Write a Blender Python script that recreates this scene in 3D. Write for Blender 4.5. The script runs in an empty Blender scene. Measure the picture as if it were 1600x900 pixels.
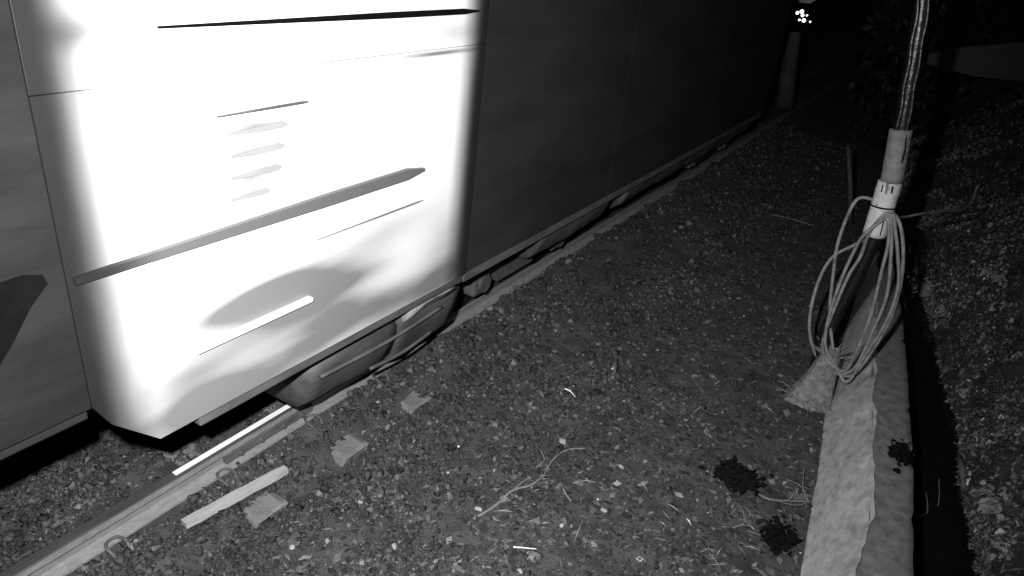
import bpy, bmesh, math, random
import numpy as np
from mathutils import Vector, Matrix
random.seed(7); rng = np.random.default_rng(7)
C = bpy.context.scene.collection

# ------------------------------------------------------------ camera
# metres; +Y runs along the track, +X towards the bank, Z up; camera on its mast at (0, 0, 3.04)
H = 3.04; F = 1100.0
FW = np.array([-0.43676369, 0.77525848, -0.45630227])
RT = np.array([0.83745889, 0.53563313, 0.10844237])
UP = np.array([-0.32848148, 0.33477071, 0.88319221])
FW, RT, UP = (v / np.linalg.norm(v) for v in (FW, RT, UP))
cd = bpy.data.cameras.new('camera'); cam = bpy.data.objects.new('camera', cd); C.objects.link(cam)
cd.sensor_width = 36; cd.lens = 36 * F / 1600; cd.clip_start = .05; cd.clip_end = 2000
m = Matrix.Identity(4)
for i in range(3):
    m[i][0] = RT[i]; m[i][1] = UP[i]; m[i][2] = -FW[i]
m[2][3] = H
cam.matrix_world = m
bpy.context.scene.camera = cam
# measuring helpers used while laying the place out (photo point -> place on a known level / plane)
def ray(px, py): return FW + RT * (px - 800) / F - UP * (py - 450) / F
def on_z(px, py, z=0.0):
    d = ray(px, py); k = (z - H) / d[2]; return Vector((d[0]*k, d[1]*k, z))
def on_x(px, py, X):
    d = ray(px, py); k = X / d[0]; return Vector((X, d[1]*k, H + d[2]*k))
def on_y(px, py, Y):
    d = ray(px, py); k = Y / d[1]; return Vector((d[0]*k, Y, H + d[2]*k))

# ------------------------------------------------------------ night sky and the camera mast's infrared lamp
w = bpy.data.worlds.new('World'); bpy.context.scene.world = w; w.use_nodes = True
w.node_tree.nodes['Background'].inputs[0].default_value = (.9, .9, .9, 1)
w.node_tree.nodes['Background'].inputs[1].default_value = 0.0035
ld = bpy.data.lights.new('infrared_lamp', 'SPOT'); lamp = bpy.data.objects.new('infrared_lamp', ld); C.objects.link(lamp)
ld.energy = 1550; ld.color = (1, 1, 1); ld.spot_size = math.radians(112); ld.spot_blend = 1.0; ld.shadow_soft_size = .035
lamp.location = (-.32, .05, 3.12)
tgt = on_x(600, 455, -2.35)
lamp.rotation_euler = (tgt - lamp.location).to_track_quat('-Z', 'Y').to_euler()
vs = bpy.context.scene.view_settings
bpy.context.scene.cycles.pixel_filter_width = 2.1      # a soft little lens
vs.view_transform = 'Standard'; vs.look = 'None'; vs.exposure = 0; vs.gamma = 1

# ------------------------------------------------------------ materials
def mat(name, v, rough=.7, var=.25, scale=8, bump=.0, bscale=60, metal=0.0, spec=.5, tint=False, stretch=None, dark=None, bdist=.02):
    M = bpy.data.materials.new(name); M.use_nodes = True; nt = M.node_tree; N = nt.nodes; L = nt.links
    b = N['Principled BSDF']; b.inputs['Roughness'].default_value = rough; b.inputs['Metallic'].default_value = metal
    b.inputs['Specular IOR Level'].default_value = spec
    tc = N.new('ShaderNodeTexCoord'); mp = N.new('ShaderNodeMapping'); L.new(tc.outputs['Object'], mp.inputs[0])
    if stretch: mp.inputs['Scale'].default_value = stretch
    n = N.new('ShaderNodeTexNoise'); n.inputs['Scale'].default_value = scale; n.inputs['Detail'].default_value = 8
    n.inputs['Roughness'].default_value = .62; L.new(mp.outputs[0], n.inputs['Vector'])
    r = N.new('ShaderNodeValToRGB'); L.new(n.outputs[0], r.inputs[0])
    lo, hi = v*(1-var), v*(1+var)
    if dark is not None: lo = dark
    r.color_ramp.elements[0].position = .3; r.color_ramp.elements[1].position = .7
    r.color_ramp.elements[0].color = (lo, lo, lo, 1); r.color_ramp.elements[1].color = (hi, hi, hi, 1)
    out = r.outputs[0]
    if tint:
        a = N.new('ShaderNodeAttribute'); a.attribute_name = 'tint'
        mx = N.new('ShaderNodeVectorMath'); mx.operation = 'SCALE'
        L.new(out, mx.inputs[0]); L.new(a.outputs['Fac'], mx.inputs['Scale']); out = mx.outputs[0]
    L.new(out, b.inputs['Base Color'])
    if bump:
        n2 = N.new('ShaderNodeTexNoise'); n2.inputs['Scale'].default_value = bscale; n2.inputs['Detail'].default_value = 6
        L.new(mp.outputs[0], n2.inputs['Vector'])
        bp = N.new('ShaderNodeBump'); bp.inputs['Strength'].default_value = bump; bp.inputs['Distance'].default_value = bdist
        L.new(n2.outputs[0], bp.inputs['Height']); L.new(bp.outputs[0], b.inputs['Normal'])
    return M
M = {}
M['ground'] = mat('soil', .046, .95, .55, 6, .7, 60)
M['stone'] = mat('ballast_stone', .062, .85, .3, 40, .5, 90, tint=True)
M['litter'] = mat('leaf_litter', .12, .8, .4, 30, tint=True)
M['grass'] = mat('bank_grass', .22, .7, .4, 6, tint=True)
M['leaf'] = mat('broad_leaf', .36, .45, .3, 30, .3, 80)
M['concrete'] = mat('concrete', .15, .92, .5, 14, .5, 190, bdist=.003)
M['concrete_lit'] = mat('lit_concrete', .36, .92, .38, 16, .5, 190, bdist=.003, stretch=(1, .8, 1))  # lit copy of the wall concrete; light on the sloping face put into tone
M['sleeper'] = mat('sleeper_concrete', .15, .9, .25, 14, .5, 80)
M['steel'] = mat('rusty_rail_steel', .19, .6, .2, 30, .3, 90, metal=.0, stretch=(1, .5, 1))
M['head'] = mat('polished_rail_head', .16, .35, .3, 20, .1, 90, metal=.7, stretch=(1, .1, 1))
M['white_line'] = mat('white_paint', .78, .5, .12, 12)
M['strip'] = mat('pale_timber', .33, .7, .25, 10, .3, 60, stretch=(1, .2, 1))
M['dark_paint'] = mat('dark_carriage_paint', .021, .8, .3, 2.2, .10, 30, spec=.15, stretch=(1, .35, 1.6))
M['shaded_paint'] = mat('shaded_dark_paint', .014, .8, .5, 2.0, .15, 25, spec=.12, stretch=(1, .5, 2.2))  # darker copy of the carriage paint: shading of the near panel put into colour
M['black'] = mat('black_grime', .004, .9, .4, 9, .2, 40, spec=.05)
M['frame'] = mat('grey_underframe', .075, .7, .4, 7, .3, 30, stretch=(1, .4, 1))
M['line'] = mat('grey_moulding', .16, .6, .25, 6, stretch=(1, .3, 1))
M['louvre'] = mat('louvre_grey', .27, .6, .2, 9, stretch=(1, .3, 1))
M['step'] = mat('step_pocket_grey', .17, .7, .3, 7, stretch=(1, .3, 1))
M['pole'] = mat('black_plastic_pipe', .008, .3, .3, 30, .25, 25, spec=.6)
M['sleeve_grey'] = mat('grey_tape_sleeve', .17, .7, .25, 22, .3, 60)
M['sleeve_white'] = mat('white_paper_sleeve', .50, .6, .2, 25, .3, 60)
M['cable'] = mat('grey_cable', .16, .6, .5, 14)
M['bag'] = mat('weathered_sacking', .16, .9, .5, 26, .8, 60)
M['water'] = mat('ditch_water', .008, .12, .3, 4, .15, 8, spec=.5)
M['twig'] = mat('dry_twig', .16, .8, .3, 30, .3, 60)
M['chip'] = mat('pale_stone', .30, .8, .25, 40, .4, 80)
M['white_chip'] = mat('white_chip', .75, .6, .1, 40)
M['rot'] = mat('dark_rotten_leaves', .007, 1, .5, 30, .6, 60, spec=0.02)
M['post'] = mat('post_grey', .05, .8, .5, 3, .2, 30)
M['pale_board'] = mat('pale_board', .5, .8, .3, 3)
M['far_wall'] = mat('far_wall_concrete', .075, .9, .25, 1.2, .2, 20)
def emit(name, s):
    Mt = bpy.data.materials.new(name); Mt.use_nodes = True; b = Mt.node_tree.nodes['Principled BSDF']
    b.inputs['Emission Color'].default_value = (1, 1, 1, 1); b.inputs['Emission Strength'].default_value = s; return Mt
M['lit'] = emit('lit_lens', 3)
# white paint; blurred halo at both panel ends painted in, fading to dark
def blur_edged_white(name, v, y0, y1, y2, y3, smudges=()):
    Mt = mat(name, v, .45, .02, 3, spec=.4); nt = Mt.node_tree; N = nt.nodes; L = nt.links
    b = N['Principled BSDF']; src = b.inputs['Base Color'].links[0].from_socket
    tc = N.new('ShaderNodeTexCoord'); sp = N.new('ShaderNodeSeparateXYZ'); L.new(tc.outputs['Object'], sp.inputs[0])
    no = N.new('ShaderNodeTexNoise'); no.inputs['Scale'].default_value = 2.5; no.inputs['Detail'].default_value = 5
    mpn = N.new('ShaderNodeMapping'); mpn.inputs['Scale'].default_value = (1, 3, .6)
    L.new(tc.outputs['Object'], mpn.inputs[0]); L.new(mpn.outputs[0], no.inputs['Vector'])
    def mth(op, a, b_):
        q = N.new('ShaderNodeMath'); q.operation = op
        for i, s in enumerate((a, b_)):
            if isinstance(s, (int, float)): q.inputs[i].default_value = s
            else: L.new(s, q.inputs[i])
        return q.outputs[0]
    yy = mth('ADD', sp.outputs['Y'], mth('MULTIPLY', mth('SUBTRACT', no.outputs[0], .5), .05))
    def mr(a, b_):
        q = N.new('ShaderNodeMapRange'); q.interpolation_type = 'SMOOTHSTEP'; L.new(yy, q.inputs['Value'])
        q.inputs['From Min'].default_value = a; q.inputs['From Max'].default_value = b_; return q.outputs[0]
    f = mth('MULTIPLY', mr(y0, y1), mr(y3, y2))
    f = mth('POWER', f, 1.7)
    if smudges:      # soft grey smudges, drawn out along the carriage
        zz = sp.outputs['Z']; s1 = N.new('ShaderNodeTexNoise'); s1.inputs['Scale'].default_value = 3; s1.inputs['Detail'].default_value = 1.5
        m1 = N.new('ShaderNodeMapping'); m1.inputs['Scale'].default_value = (1, .5, 2.6); m1.inputs['Rotation'].default_value = (.02, 0, 0)
        L.new(tc.outputs['Object'], m1.inputs[0]); L.new(m1.outputs[0], s1.inputs['Vector'])
        tot = None
        for (cy, cz, wy, wz, k) in smudges:
            a_ = mth('POWER', mth('ABSOLUTE', mth('DIVIDE', mth('SUBTRACT', sp.outputs['Y'], cy), wy), 0), 2)
            b2 = mth('POWER', mth('ABSOLUTE', mth('DIVIDE', mth('SUBTRACT', zz, cz), wz), 0), 2)
            e = mth('MULTIPLY', mth('POWER', 2.718, mth('MULTIPLY', mth('ADD', a_, b2), -1)), k)
            tot = e if tot is None else mth('ADD', tot, e)
        st = mth('MULTIPLY', tot, mth('ADD', mth('MULTIPLY', s1.outputs[0], .7), .55))
        st = mth('MINIMUM', mth('MULTIPLY', st, 1.25), .93)
        dk = N.new('ShaderNodeMix'); dk.data_type = 'RGBA'; L.new(st, dk.inputs['Factor']); L.new(src, dk.inputs[6]); dk.inputs[7].default_value = (.13, .13, .13, 1)
        src = dk.outputs[2]
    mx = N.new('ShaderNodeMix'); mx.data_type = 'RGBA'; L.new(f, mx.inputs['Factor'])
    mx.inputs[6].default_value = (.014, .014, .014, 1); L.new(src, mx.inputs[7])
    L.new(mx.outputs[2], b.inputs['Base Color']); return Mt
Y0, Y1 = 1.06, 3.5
M['white'] = blur_edged_white('blur_edged_white_paint', .9, Y0 + .01, Y0 + .30, Y1 - .27, Y1 - .015, smudges=(
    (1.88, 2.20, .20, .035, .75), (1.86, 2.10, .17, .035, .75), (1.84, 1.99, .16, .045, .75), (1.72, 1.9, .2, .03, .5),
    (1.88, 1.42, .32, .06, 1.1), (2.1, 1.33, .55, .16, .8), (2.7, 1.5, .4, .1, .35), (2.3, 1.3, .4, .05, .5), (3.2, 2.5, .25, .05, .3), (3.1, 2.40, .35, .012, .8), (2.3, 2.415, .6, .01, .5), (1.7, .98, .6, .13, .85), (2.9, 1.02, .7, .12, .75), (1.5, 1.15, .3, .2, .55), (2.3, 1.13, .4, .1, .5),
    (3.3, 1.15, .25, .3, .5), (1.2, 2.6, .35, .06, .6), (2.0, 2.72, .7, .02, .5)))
M['line'] = blur_edged_white('blur_edged_grey_moulding', .115, Y0 + .01, Y0 + .4, Y1 + 1, Y1 + 2)  # moulding fades to dark at its near end, the same painted-in blur
M['white_low'] = blur_edged_white('blur_edged_white_paint_lower', .40, Y0 + .01, Y0 + .34, Y1 - .20, Y1 - .015)

# ------------------------------------------------------------ helpers
def tag(o, label=None, cat=None, group=None, kind=None):
    for k, v in (('label', label), ('category', cat), ('group', group), ('kind', kind)):
        if v: o[k] = v
    return o
def empty(name, loc=(0, 0, 0), **kw):
    o = bpy.data.objects.new(name, None); C.objects.link(o); o.location = loc; o.empty_display_size = .1; return tag(o, **kw)
def link(name, me, mt, parent=None, smooth=False):
    if mt: me.materials.append(M[mt])
    if smooth:
        me.polygons.foreach_set('use_smooth', [True]*len(me.polygons))
    o = bpy.data.objects.new(name, me); C.objects.link(o)
    if parent:
        o.parent = parent
        p = Vector((0, 0, 0)); q = parent
        while q: p += q.location; q = q.parent
        o.location = -p      # meshes are written in place co-ordinates
    return o
def bm_obj(name, bm, mt, parent=None, smooth=False):
    bmesh.ops.recalc_face_normals(bm, faces=bm.faces)
    me = bpy.data.meshes.new(name); bm.to_mesh(me); bm.free(); return link(name, me, mt, parent, smooth)
def np_obj(name, V, Fc, mt, parent=None, smooth=False, tint=None):
    V = np.asarray(V, np.float32); Fc = np.asarray(Fc, np.int32); k = Fc.shape[1]
    me = bpy.data.meshes.new(name); me.vertices.add(len(V)); me.vertices.foreach_set('co', V.ravel())
    me.loops.add(Fc.size); me.loops.foreach_set('vertex_index', Fc.ravel())
    me.polygons.add(len(Fc)); me.polygons.foreach_set('loop_start', np.arange(len(Fc), dtype=np.int32)*k)
    me.update(calc_edges=True)
    if tint is not None:
        a = me.attributes.new('tint', 'FLOAT', 'POINT'); a.data.foreach_set('value', np.asarray(tint, np.float32))
    me.validate()
    return link(name, me, mt, parent, smooth)
def box(bm, x0, x1, y0, y1, z0, z1, bev=0.0):
    r = bmesh.ops.create_cube(bm, size=1.0)
    bmesh.ops.scale(bm, vec=(x1-x0, y1-y0, z1-z0), verts=r['verts'])
    bmesh.ops.translate(bm, vec=((x0+x1)/2, (y0+y1)/2, (z0+z1)/2), verts=r['verts'])
    if bev:
        es = list({e for v in r['verts'] for e in v.link_edges})
        bmesh.ops.bevel(bm, geom=es, offset=bev, segments=2, affect='EDGES', profile=.6)
def tube(bm, pts, rad, seg=8, closed=False, caps=True):
    pts = [Vector(p) for p in pts]; n = len(pts)
    rads = rad if isinstance(rad, (list, tuple)) else [rad]*n
    rings = []; prev = None
    for i, p in enumerate(pts):
        a = pts[(i-1) % n] if (closed or i > 0) else p; b = pts[(i+1) % n] if (closed or i < n-1) else p
        t = (b-a).normalized()
        if prev is None: u = t.orthogonal().normalized()
        else: u = (prev - t*prev.dot(t)).normalized()
        prev = u; v = t.cross(u)
        rings.append([bm.verts.new(p + (u*math.cos(2*math.pi*k/seg) + v*math.sin(2*math.pi*k/seg))*rads[i]) for k in range(seg)])
    for i in range(n if closed else n-1):
        A, B = rings[i], rings[(i+1) % n]
        for k in range(seg): bm.faces.new((A[k], A[(k+1) % seg], B[(k+1) % seg], B[k]))
    if caps and not closed: bm.faces.new(rings[0][::-1]); bm.faces.new(rings[-1])
    return rings
def spline(P, n=8, closed=False):
    P = [Vector(p) for p in P]; out = []; N_ = len(P)
    rngi = range(N_) if closed else range(N_-1)
    for i in rngi:
        g = (lambda j: P[j % N_]) if closed else (lambda j: P[max(0, min(N_-1, j))])
        p0, p1, p2, p3 = g(i-1), g(i), g(i+1), g(i+2)
        for k in range(n):
            t = k/n
            out.append(.5*((2*p1) + (p2-p0)*t + (2*p0-5*p1+4*p2-p3)*t*t + (3*p1-p0-3*p2+p3)*t**3))
    if not closed: out.append(P[-1])
    return out
def cyl(bm, c, axis, r, h, seg=24):
    q = Vector(axis).normalized().to_track_quat('Z', 'Y').to_matrix().to_4x4(); q.translation = Vector(c)
    bmesh.ops.create_cone(bm, cap_ends=True, segments=seg, radius1=r, radius2=r, depth=h, matrix=q)
def vnoise(x, y, s, seed=0):      # smooth value noise
    x = np.asarray(x)*s; y = np.asarray(y)*s; xi = np.floor(x).astype(int); yi = np.floor(y).astype(int)
    fx = x-xi; fy = y-yi; fx = fx*fx*(3-2*fx); fy = fy*fy*(3-2*fy)
    def h(a, b):
        k = (a*374761393 + b*668265263 + seed*1442695041) & 0xffffffff
        k = ((k ^ (k >> 13))*1274126177) & 0xffffffff
        return ((k ^ (k >> 16)) & 0xffff)/65535.0
    return (h(xi, yi)*(1-fx)+h(xi+1, yi)*fx)*(1-fy) + (h(xi, yi+1)*(1-fx)+h(xi+1, yi+1)*fx)*fy

# ------------------------------------------------------------ ground: ballast, ditch, bank, one sheet
YS = [-30, 1, 2, 3.3, 4.2, 5.3, 7.8, 10, 14, 20, 60]
XB = [-.1, .2, .2, .15, .06, -.07, -.19, -.5, -1.15, -1.9, -3]     # foot of the low wall, track side
def xb(y): return np.interp(y, YS, XB)
UD = lambda y: np.interp(y, [3, 4, 6, 7.6, 10, 20], [1.0, 1.0, .95, .75, .66, .6])   # far edge of the ditch
def height(x, y):
    x = np.asarray(x, float); y = np.asarray(y, float); u = x - xb(y)
    n1 = vnoise(x, y, 2.2, 1)-.5; n2 = vnoise(x, y, 7, 2)-.5; n3 = vnoise(x, y, 22, 3)-.5
    z = .035*n1 + .025*n2 + .014*n3 - .02
    shoulder = np.clip((x+2.98)/.04, 0, 1)*np.clip((-2.50-x)/.07, 0, 1)
    z = z + .050*shoulder + .02*np.exp(-((x+2.1)/.35)**2) + .015*np.clip((y-3.5)/.4, 0, 1)*np.clip((x+2.98)/.04, 0, 1)*np.clip((-2.1-x)/.25, 0, 1)
    z = z + np.where(x < -2.97, .035, 0) - .03*np.clip((x+2.52)/.05, 0, 1)*np.clip((-2.34-x)/.05, 0, 1)*np.clip((3.5-y)/.3, 0, 1)
    ud = UD(y)
    near_wall = np.clip((u+.25)/.2, 0, 1); z = z*(1-.5*near_wall)
    ditch = np.clip((u-.5)/.06, 0, 1)
    bank = -.42 + np.clip(u-(ud+.02), 0, .25)*1.9 + np.clip(u-(ud+.27), 0, 3.4)*.8
    bank = bank + (vnoise(x, y, 1.3, 5)-.5)*.45*np.clip(u-ud, 0, 1) + (vnoise(x, y, 4.5, 6)-.5)*.17*np.clip((u-ud)*2, 0, 1) + n3*.04
    return np.where(u > .5, z*(1-ditch) + bank*ditch, z)
us = np.concatenate([[-250, -90, -35, -15, -8, -5.5], np.arange(-5, .45, .045), np.arange(.45, 1.4, .03), np.arange(1.4, 4.6, .07), [5, 6, 9, 20, 60, 250]])
ys = np.concatenate([[-120, -30, -8, -3], np.arange(-1, 9, .05), np.arange(9, 20, .15), [21, 23, 26, 32, 45, 80, 160, 400, 900]])
Ug, Yg = np.meshgrid(us, ys); wgt = np.clip((Ug+2.2)/1.8, 0, 1)*np.clip((300-Ug)/250, 0, 1)
Xg = Ug + xb(Yg)*wgt; Zg = height(Xg, Yg)
nx, ny = len(us), len(ys); idx = np.arange(nx*ny).reshape(ny, nx)
Fq = np.stack([idx[:-1, :-1], idx[:-1, 1:], idx[1:, 1:], idx[1:, :-1]], -1).reshape(-1, 4)
g = np_obj('ground', np.stack([Xg, Yg, Zg], -1).reshape(-1, 3), Fq, 'ground', smooth=True); tag(g, kind='structure')
# water lying in the ditch
vv = []; yv = np.arange(1, 18, .4)
for y in yv:
    b = xb(y); vv += [(b+.47, y, -.27), (b+UD(y)+.16, y, -.27)]
ff = [(2*i, 2*i+1, 2*i+3, 2*i+2) for i in range(len(yv)-1)]
tag(np_obj('water', vv, ff, 'water'), kind='structure')

# ------------------------------------------------------------ scatter helpers
def ico(sub=1):
    bm = bmesh.new(); bmesh.ops.create_icosphere(bm, subdivisions=sub, radius=1)
    V = np.array([v.co[:] for v in bm.verts]); Fc = np.array([[v.index for v in f.verts] for f in bm.faces]); bm.free(); return V, Fc
def rotm(n, flat=None):
    q = rng.normal(size=(n, 4)); q /= np.linalg.norm(q, axis=1)[:, None]
    a, b, c, d = q.T
    return np.stack([1-2*(c*c+d*d), 2*(b*c-a*d), 2*(b*d+a*c), 2*(b*c+a*d), 1-2*(b*b+d*d), 2*(c*d-a*b), 2*(b*d-a*c), 2*(c*d+a*b), 1-2*(b*b+c*c)], -1).reshape(-1, 3, 3)
IV = np.array([(a, b, c) for a in (-1, 1) for b in (-1, 1) for c in (-1, 1)])*.62
IF = np.array([(0, 1, 3), (0, 3, 2), (4, 6, 7), (4, 7, 5), (0, 4, 5), (0, 5, 1), (2, 3, 7), (2, 7, 6), (0, 2, 6), (0, 6, 4), (1, 5, 7), (1, 7, 3)])
def stones(xs, ys_, size, tint):
    n = len(xs); sc = size[:, None]*rng.uniform(.6, 1.25, (n, 3)); sc[:, 2] *= .7
    P = (IV[None]*(1+rng.uniform(-.45, .35, (n, 8, 1)))+rng.uniform(-.2, .2, (n, 8, 3)))*sc[:, None, :]
    P = np.einsum('nij,nkj->nki', rotm(n), P)
    z = height(xs, ys_)+size*rng.uniform(-.1, .75, n)
    P += np.stack([xs, ys_, z], -1)[:, None, :]
    Fc = (IF[None]+8*np.arange(n)[:, None, None]).reshape(-1, 3)
    return P.reshape(-1, 3), Fc, np.repeat(tint, 8)
# sample positions with density falling off away from the mast
def sample(n, x0, x1, y0, y1):
    yy = y0*(y1/y0)**rng.random(n)
    return rng.uniform(x0, x1, n), yy
sx, sy = sample(150000, -4.6, .35, .7, 15)
u = sx - xb(sy); keep = (u < .02)
dens = np.clip(1-.75*np.clip((sx+1.7)/.7, 0, 1), 0, 1)*np.where(vnoise(sx, sy, 2.0, 9) > .6, .35, 1.0)*np.where(vnoise(sx, sy, 9, 13) > .7, .3, 1)
keep &= rng.random(len(sx)) < dens
keep &= ~((np.abs(sx+2.9) < .08)) & ~((np.abs(sx+3.82) < .08))
ROTS = [(on_z(1150, 748), .12, .11), (on_z(1218, 842), .085, .11)]
def clear_of_rot(x, y):
    k_ = np.ones(len(x), bool)
    for q_, a_, b_ in ROTS: k_ &= ((x-q_.x)/a_)**2+((y-q_.y)/b_)**2 > 1
    return k_
keep &= clear_of_rot(sx, sy)
sx, sy = sx[keep], sy[keep]
size = rng.lognormal(math.log(.0100), .5, len(sx)).clip(.004, .034)*np.clip(.8+.06*sy, .85, 1.5)*np.where(sx < -1.5, 1.12, .9)
tint = (rng.lognormal(-.5, .6, len(sx))*(.45+.95*vnoise(sx, sy, 1.7, 61)*(.5+vnoise(sx, sy, 5, 62)))).clip(.1, 2.3)
V_, F_, T_ = stones(sx, sy, size, tint)
tag(np_obj('ballast_stones', V_, F_, 'stone', tint=T_), 'loose dark grey ballast stones between the rail and the low concrete wall', 'ballast', kind='stuff')

# dead leaves, bark flakes and bits of dry stalk on the ballast
def flakes(xs, ys_, ln, wd, tilt, lift):
    n = len(xs); a = rng.uniform(0, 2*math.pi, n); d = np.stack([np.cos(a), np.sin(a), rng.normal(0, tilt, n)], -1)
    s = np.stack([-np.sin(a), np.cos(a), rng.normal(0, tilt, n)], -1)
    c = np.stack([xs, ys_, height(xs, ys_)+lift], -1)
    up = np.array([0, 0, 1.0])
    bend = (ln*rng.uniform(-.1, .35, n))[:, None]*up
    P = np.stack([c-d*ln[:, None], c-s*wd[:, None]+bend*.6, c+d*ln[:, None], c+s*wd[:, None]+bend, c+bend*.8+d*ln[:, None]*.2], 1)
    Fc = np.array([[0, 1, 4], [1, 2, 4], [2, 3, 4], [3, 0, 4]])
    Fc = (Fc[None]+5*np.arange(n)[:, None, None]).reshape(-1, 3)
    return P.reshape(-1, 3), Fc
def merge(parts):
    Vs, Fs, Ts = [], [], []; o = 0
    for V, Fc, T in parts:
        Vs.append(V); Fs.append(Fc+o); Ts.append(T); o += len(V)
    return np.concatenate(Vs), np.concatenate(Fs), np.concatenate(Ts)
lx, ly = sample(34000, -2.3, .3, 1.0, 12); k = (lx-xb(ly) < 0) & (rng.random(34000) < np.where(lx > -1.45, 1, .25)); k &= clear_of_rot(lx, ly); lx, ly = lx[k], ly[k]
ln = rng.lognormal(math.log(.014), .5, len(lx)).clip(.005, .04)
P1, F1 = flakes(lx, ly, ln, ln*rng.uniform(.25, .8, len(lx)), .25, .012)
t1 = np.repeat(np.where(rng.random(len(lx)) < .6, rng.uniform(.06, .3, len(lx)), rng.lognormal(-.5, .5, len(lx)).clip(.2, 2.2)), 5)
sx2, sy2 = sample(2600, -2.2, .3, 1.0, 11); k = (sx2-xb(sy2) < 0) & (rng.random(2600) < np.where(sx2 > -1.45, 1, .2)); k &= clear_of_rot(sx2, sy2); sx2, sy2 = sx2[k], sy2[k]
l2 = rng.lognormal(math.log(.028), .5, len(sx2)).clip(.01, .09)
P2, F2 = flakes(sx2, sy2, l2, np.full(len(sx2), .0028), .15, .02)
t2 = np.repeat(rng.lognormal(-.2, .6, len(sx2)).clip(.3, 4), 5)
V_, F_, T_ = merge([(P1, F1, t1), (P2, F2, t2)])
tag(np_obj('leaf_litter', V_, F_, 'litter', tint=T_), 'dead leaves, bark flakes and dry stalks scattered over the fine ballast', 'leaf litter', kind='stuff')

# ------------------------------------------------------------ track
RX, FX, RZ = -2.90, -3.82, .17
track = empty('railway_track', (-3.36, 4, 0), label='narrow gauge railway track in dark ballast running under the carriage', cat='track')
def rail(x):
    prof = [(-.032, RZ), (-.025, RZ+.004), (.025, RZ+.004), (.032, RZ), (.034, RZ-.035), (.009, RZ-.05), (.008, .062), (.06, .045), (.062, .032),
            (-.062, .032), (-.06, .045), (-.008, .062), (-.009, RZ-.05), (-.034, RZ-.035)]
    bm = bmesh.new(); yy = [-20, -3] + [i*.5 for i in range(-2, 40)] + [30, 60, 120]; rs = []
    for y in yy: rs.append([bm.verts.new((x+a*1.15, y, b)) for a, b in prof])
    n = len(prof)
    for A, B in zip(rs, rs[1:]):
        for i in range(n):
            f = bm.faces.new((A[i], A[(i+1) % n], B[(i+1) % n], B[i])); f.material_index = 1 if i in (0, 1, 2) else 0
    o = bm_obj('rail', bm, 'steel', track); o.data.materials.append(M['head']); return o
r1 = rail(RX); rail(FX)
sl_me = None
for i in range(-1, 26):
    y = 1.90 + .655*(i-2) + random.uniform(-.01, .01)
    if sl_me is None:
        bm = bmesh.new(); box(bm, -4.42, -2.415, -.105, .105, -.13, .018, .018)
        for v in bm.verts:
            if v.co.x > -2.5: v.co.x += random.uniform(-.03, .03); v.co.y += random.uniform(-.02, .02)
        o = bm_obj('sleeper', bm, 'sleeper', track); sl_me = o.data
    else:
        o = bpy.data.objects.new('sleeper', sl_me); C.objects.link(o); o.parent = track
    dz = 0.0 if i in (2, 3, 4) else -.075
    o.location = Vector((0, y, dz)) - track.location
    if i < 5:      # spring clips on the near rail
        bm = bmesh.new()
        tube(bm, spline([(RX+.16, y-.03, .03), (RX+.10, y-.045, .065), (RX+.055, y-.02, .06), (RX+.06, y+.03, .06), (RX+.12, y+.045, .06), (RX+.16, y+.03, .03)], 4), .009, 6)
        bm_obj('rail_clip', bm, 'frame', track, True)
bm = bmesh.new(); box(bm, RX+.012, RX+.045, 1.95, 2.62, .07, .128, .006); fp = bm_obj('fishplate', bm, 'frame', track)
for y in (2.05, 2.2, 2.37, 2.52):
    bm = bmesh.new(); cyl(bm, (RX+.055, y, .1), (1, 0, 0), .016, .022, 6); bm_obj('bolt', bm, 'frame', fp)
# glint on the near rail head, put in as a white strip
bm = bmesh.new(); box(bm, RX-.022, RX+.012, 1.66, 2.63, RZ+.003, RZ+.009, .002); bm_obj('glint_strip', bm, 'white_line', track)['label'] = 'bright white strip standing for the glint on the near rail head'
# pale timber strip lying along the foot of the rail
bm = bmesh.new(); a = on_z(287, 816, .085); b = on_z(447, 730, .085)
d = (b-a).normalized(); s = Vector((-d.y, d.x, 0))
for t0, wd in ((0, .035), (1, .035)):
    pass
vs_ = []
for t in np.linspace(0, 1, 9):
    p = a.lerp(b, t); ww = (.030 + .003*math.sin(t*17))*(1-.12*abs(2*t-1)**4)
    vs_.append([bm.verts.new(p + s*sx_*ww + Vector((0, 0, zz))) for sx_, zz in ((-1, -.03), (1, -.03), (1, .0), (-1, .004))])
for A, B in zip(vs_, vs_[1:]):
    for i in range(4): bm.faces.new((A[i], A[(i+1) % 4], B[(i+1) % 4], B[i]))
bm.faces.new(vs_[0][::-1]); bm.faces.new(vs_[-1])
tag(bm_obj('timber_strip', bm, 'strip'), 'long pale straight strip lying beside the near rail over the sleeper end', 'strip')

# ------------------------------------------------------------ the railcar
SX = -2.35; YN, YE = -7.0, 11.2; ZB, ZT = .93, 3.65
car = empty('railcar', (SX, 3, ZB), label='dark railway carriage with one brilliant white side panel standing on the track', cat='railcar')
def side(name, y0, y1, z0, z1, mt, x=SX, d=.05, bev=.003, parent=None):
    bm = bmesh.new(); box(bm, x-d, x, y0, y1, z0, z1, bev); return bm_obj(name, bm, mt, parent or car)
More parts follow.
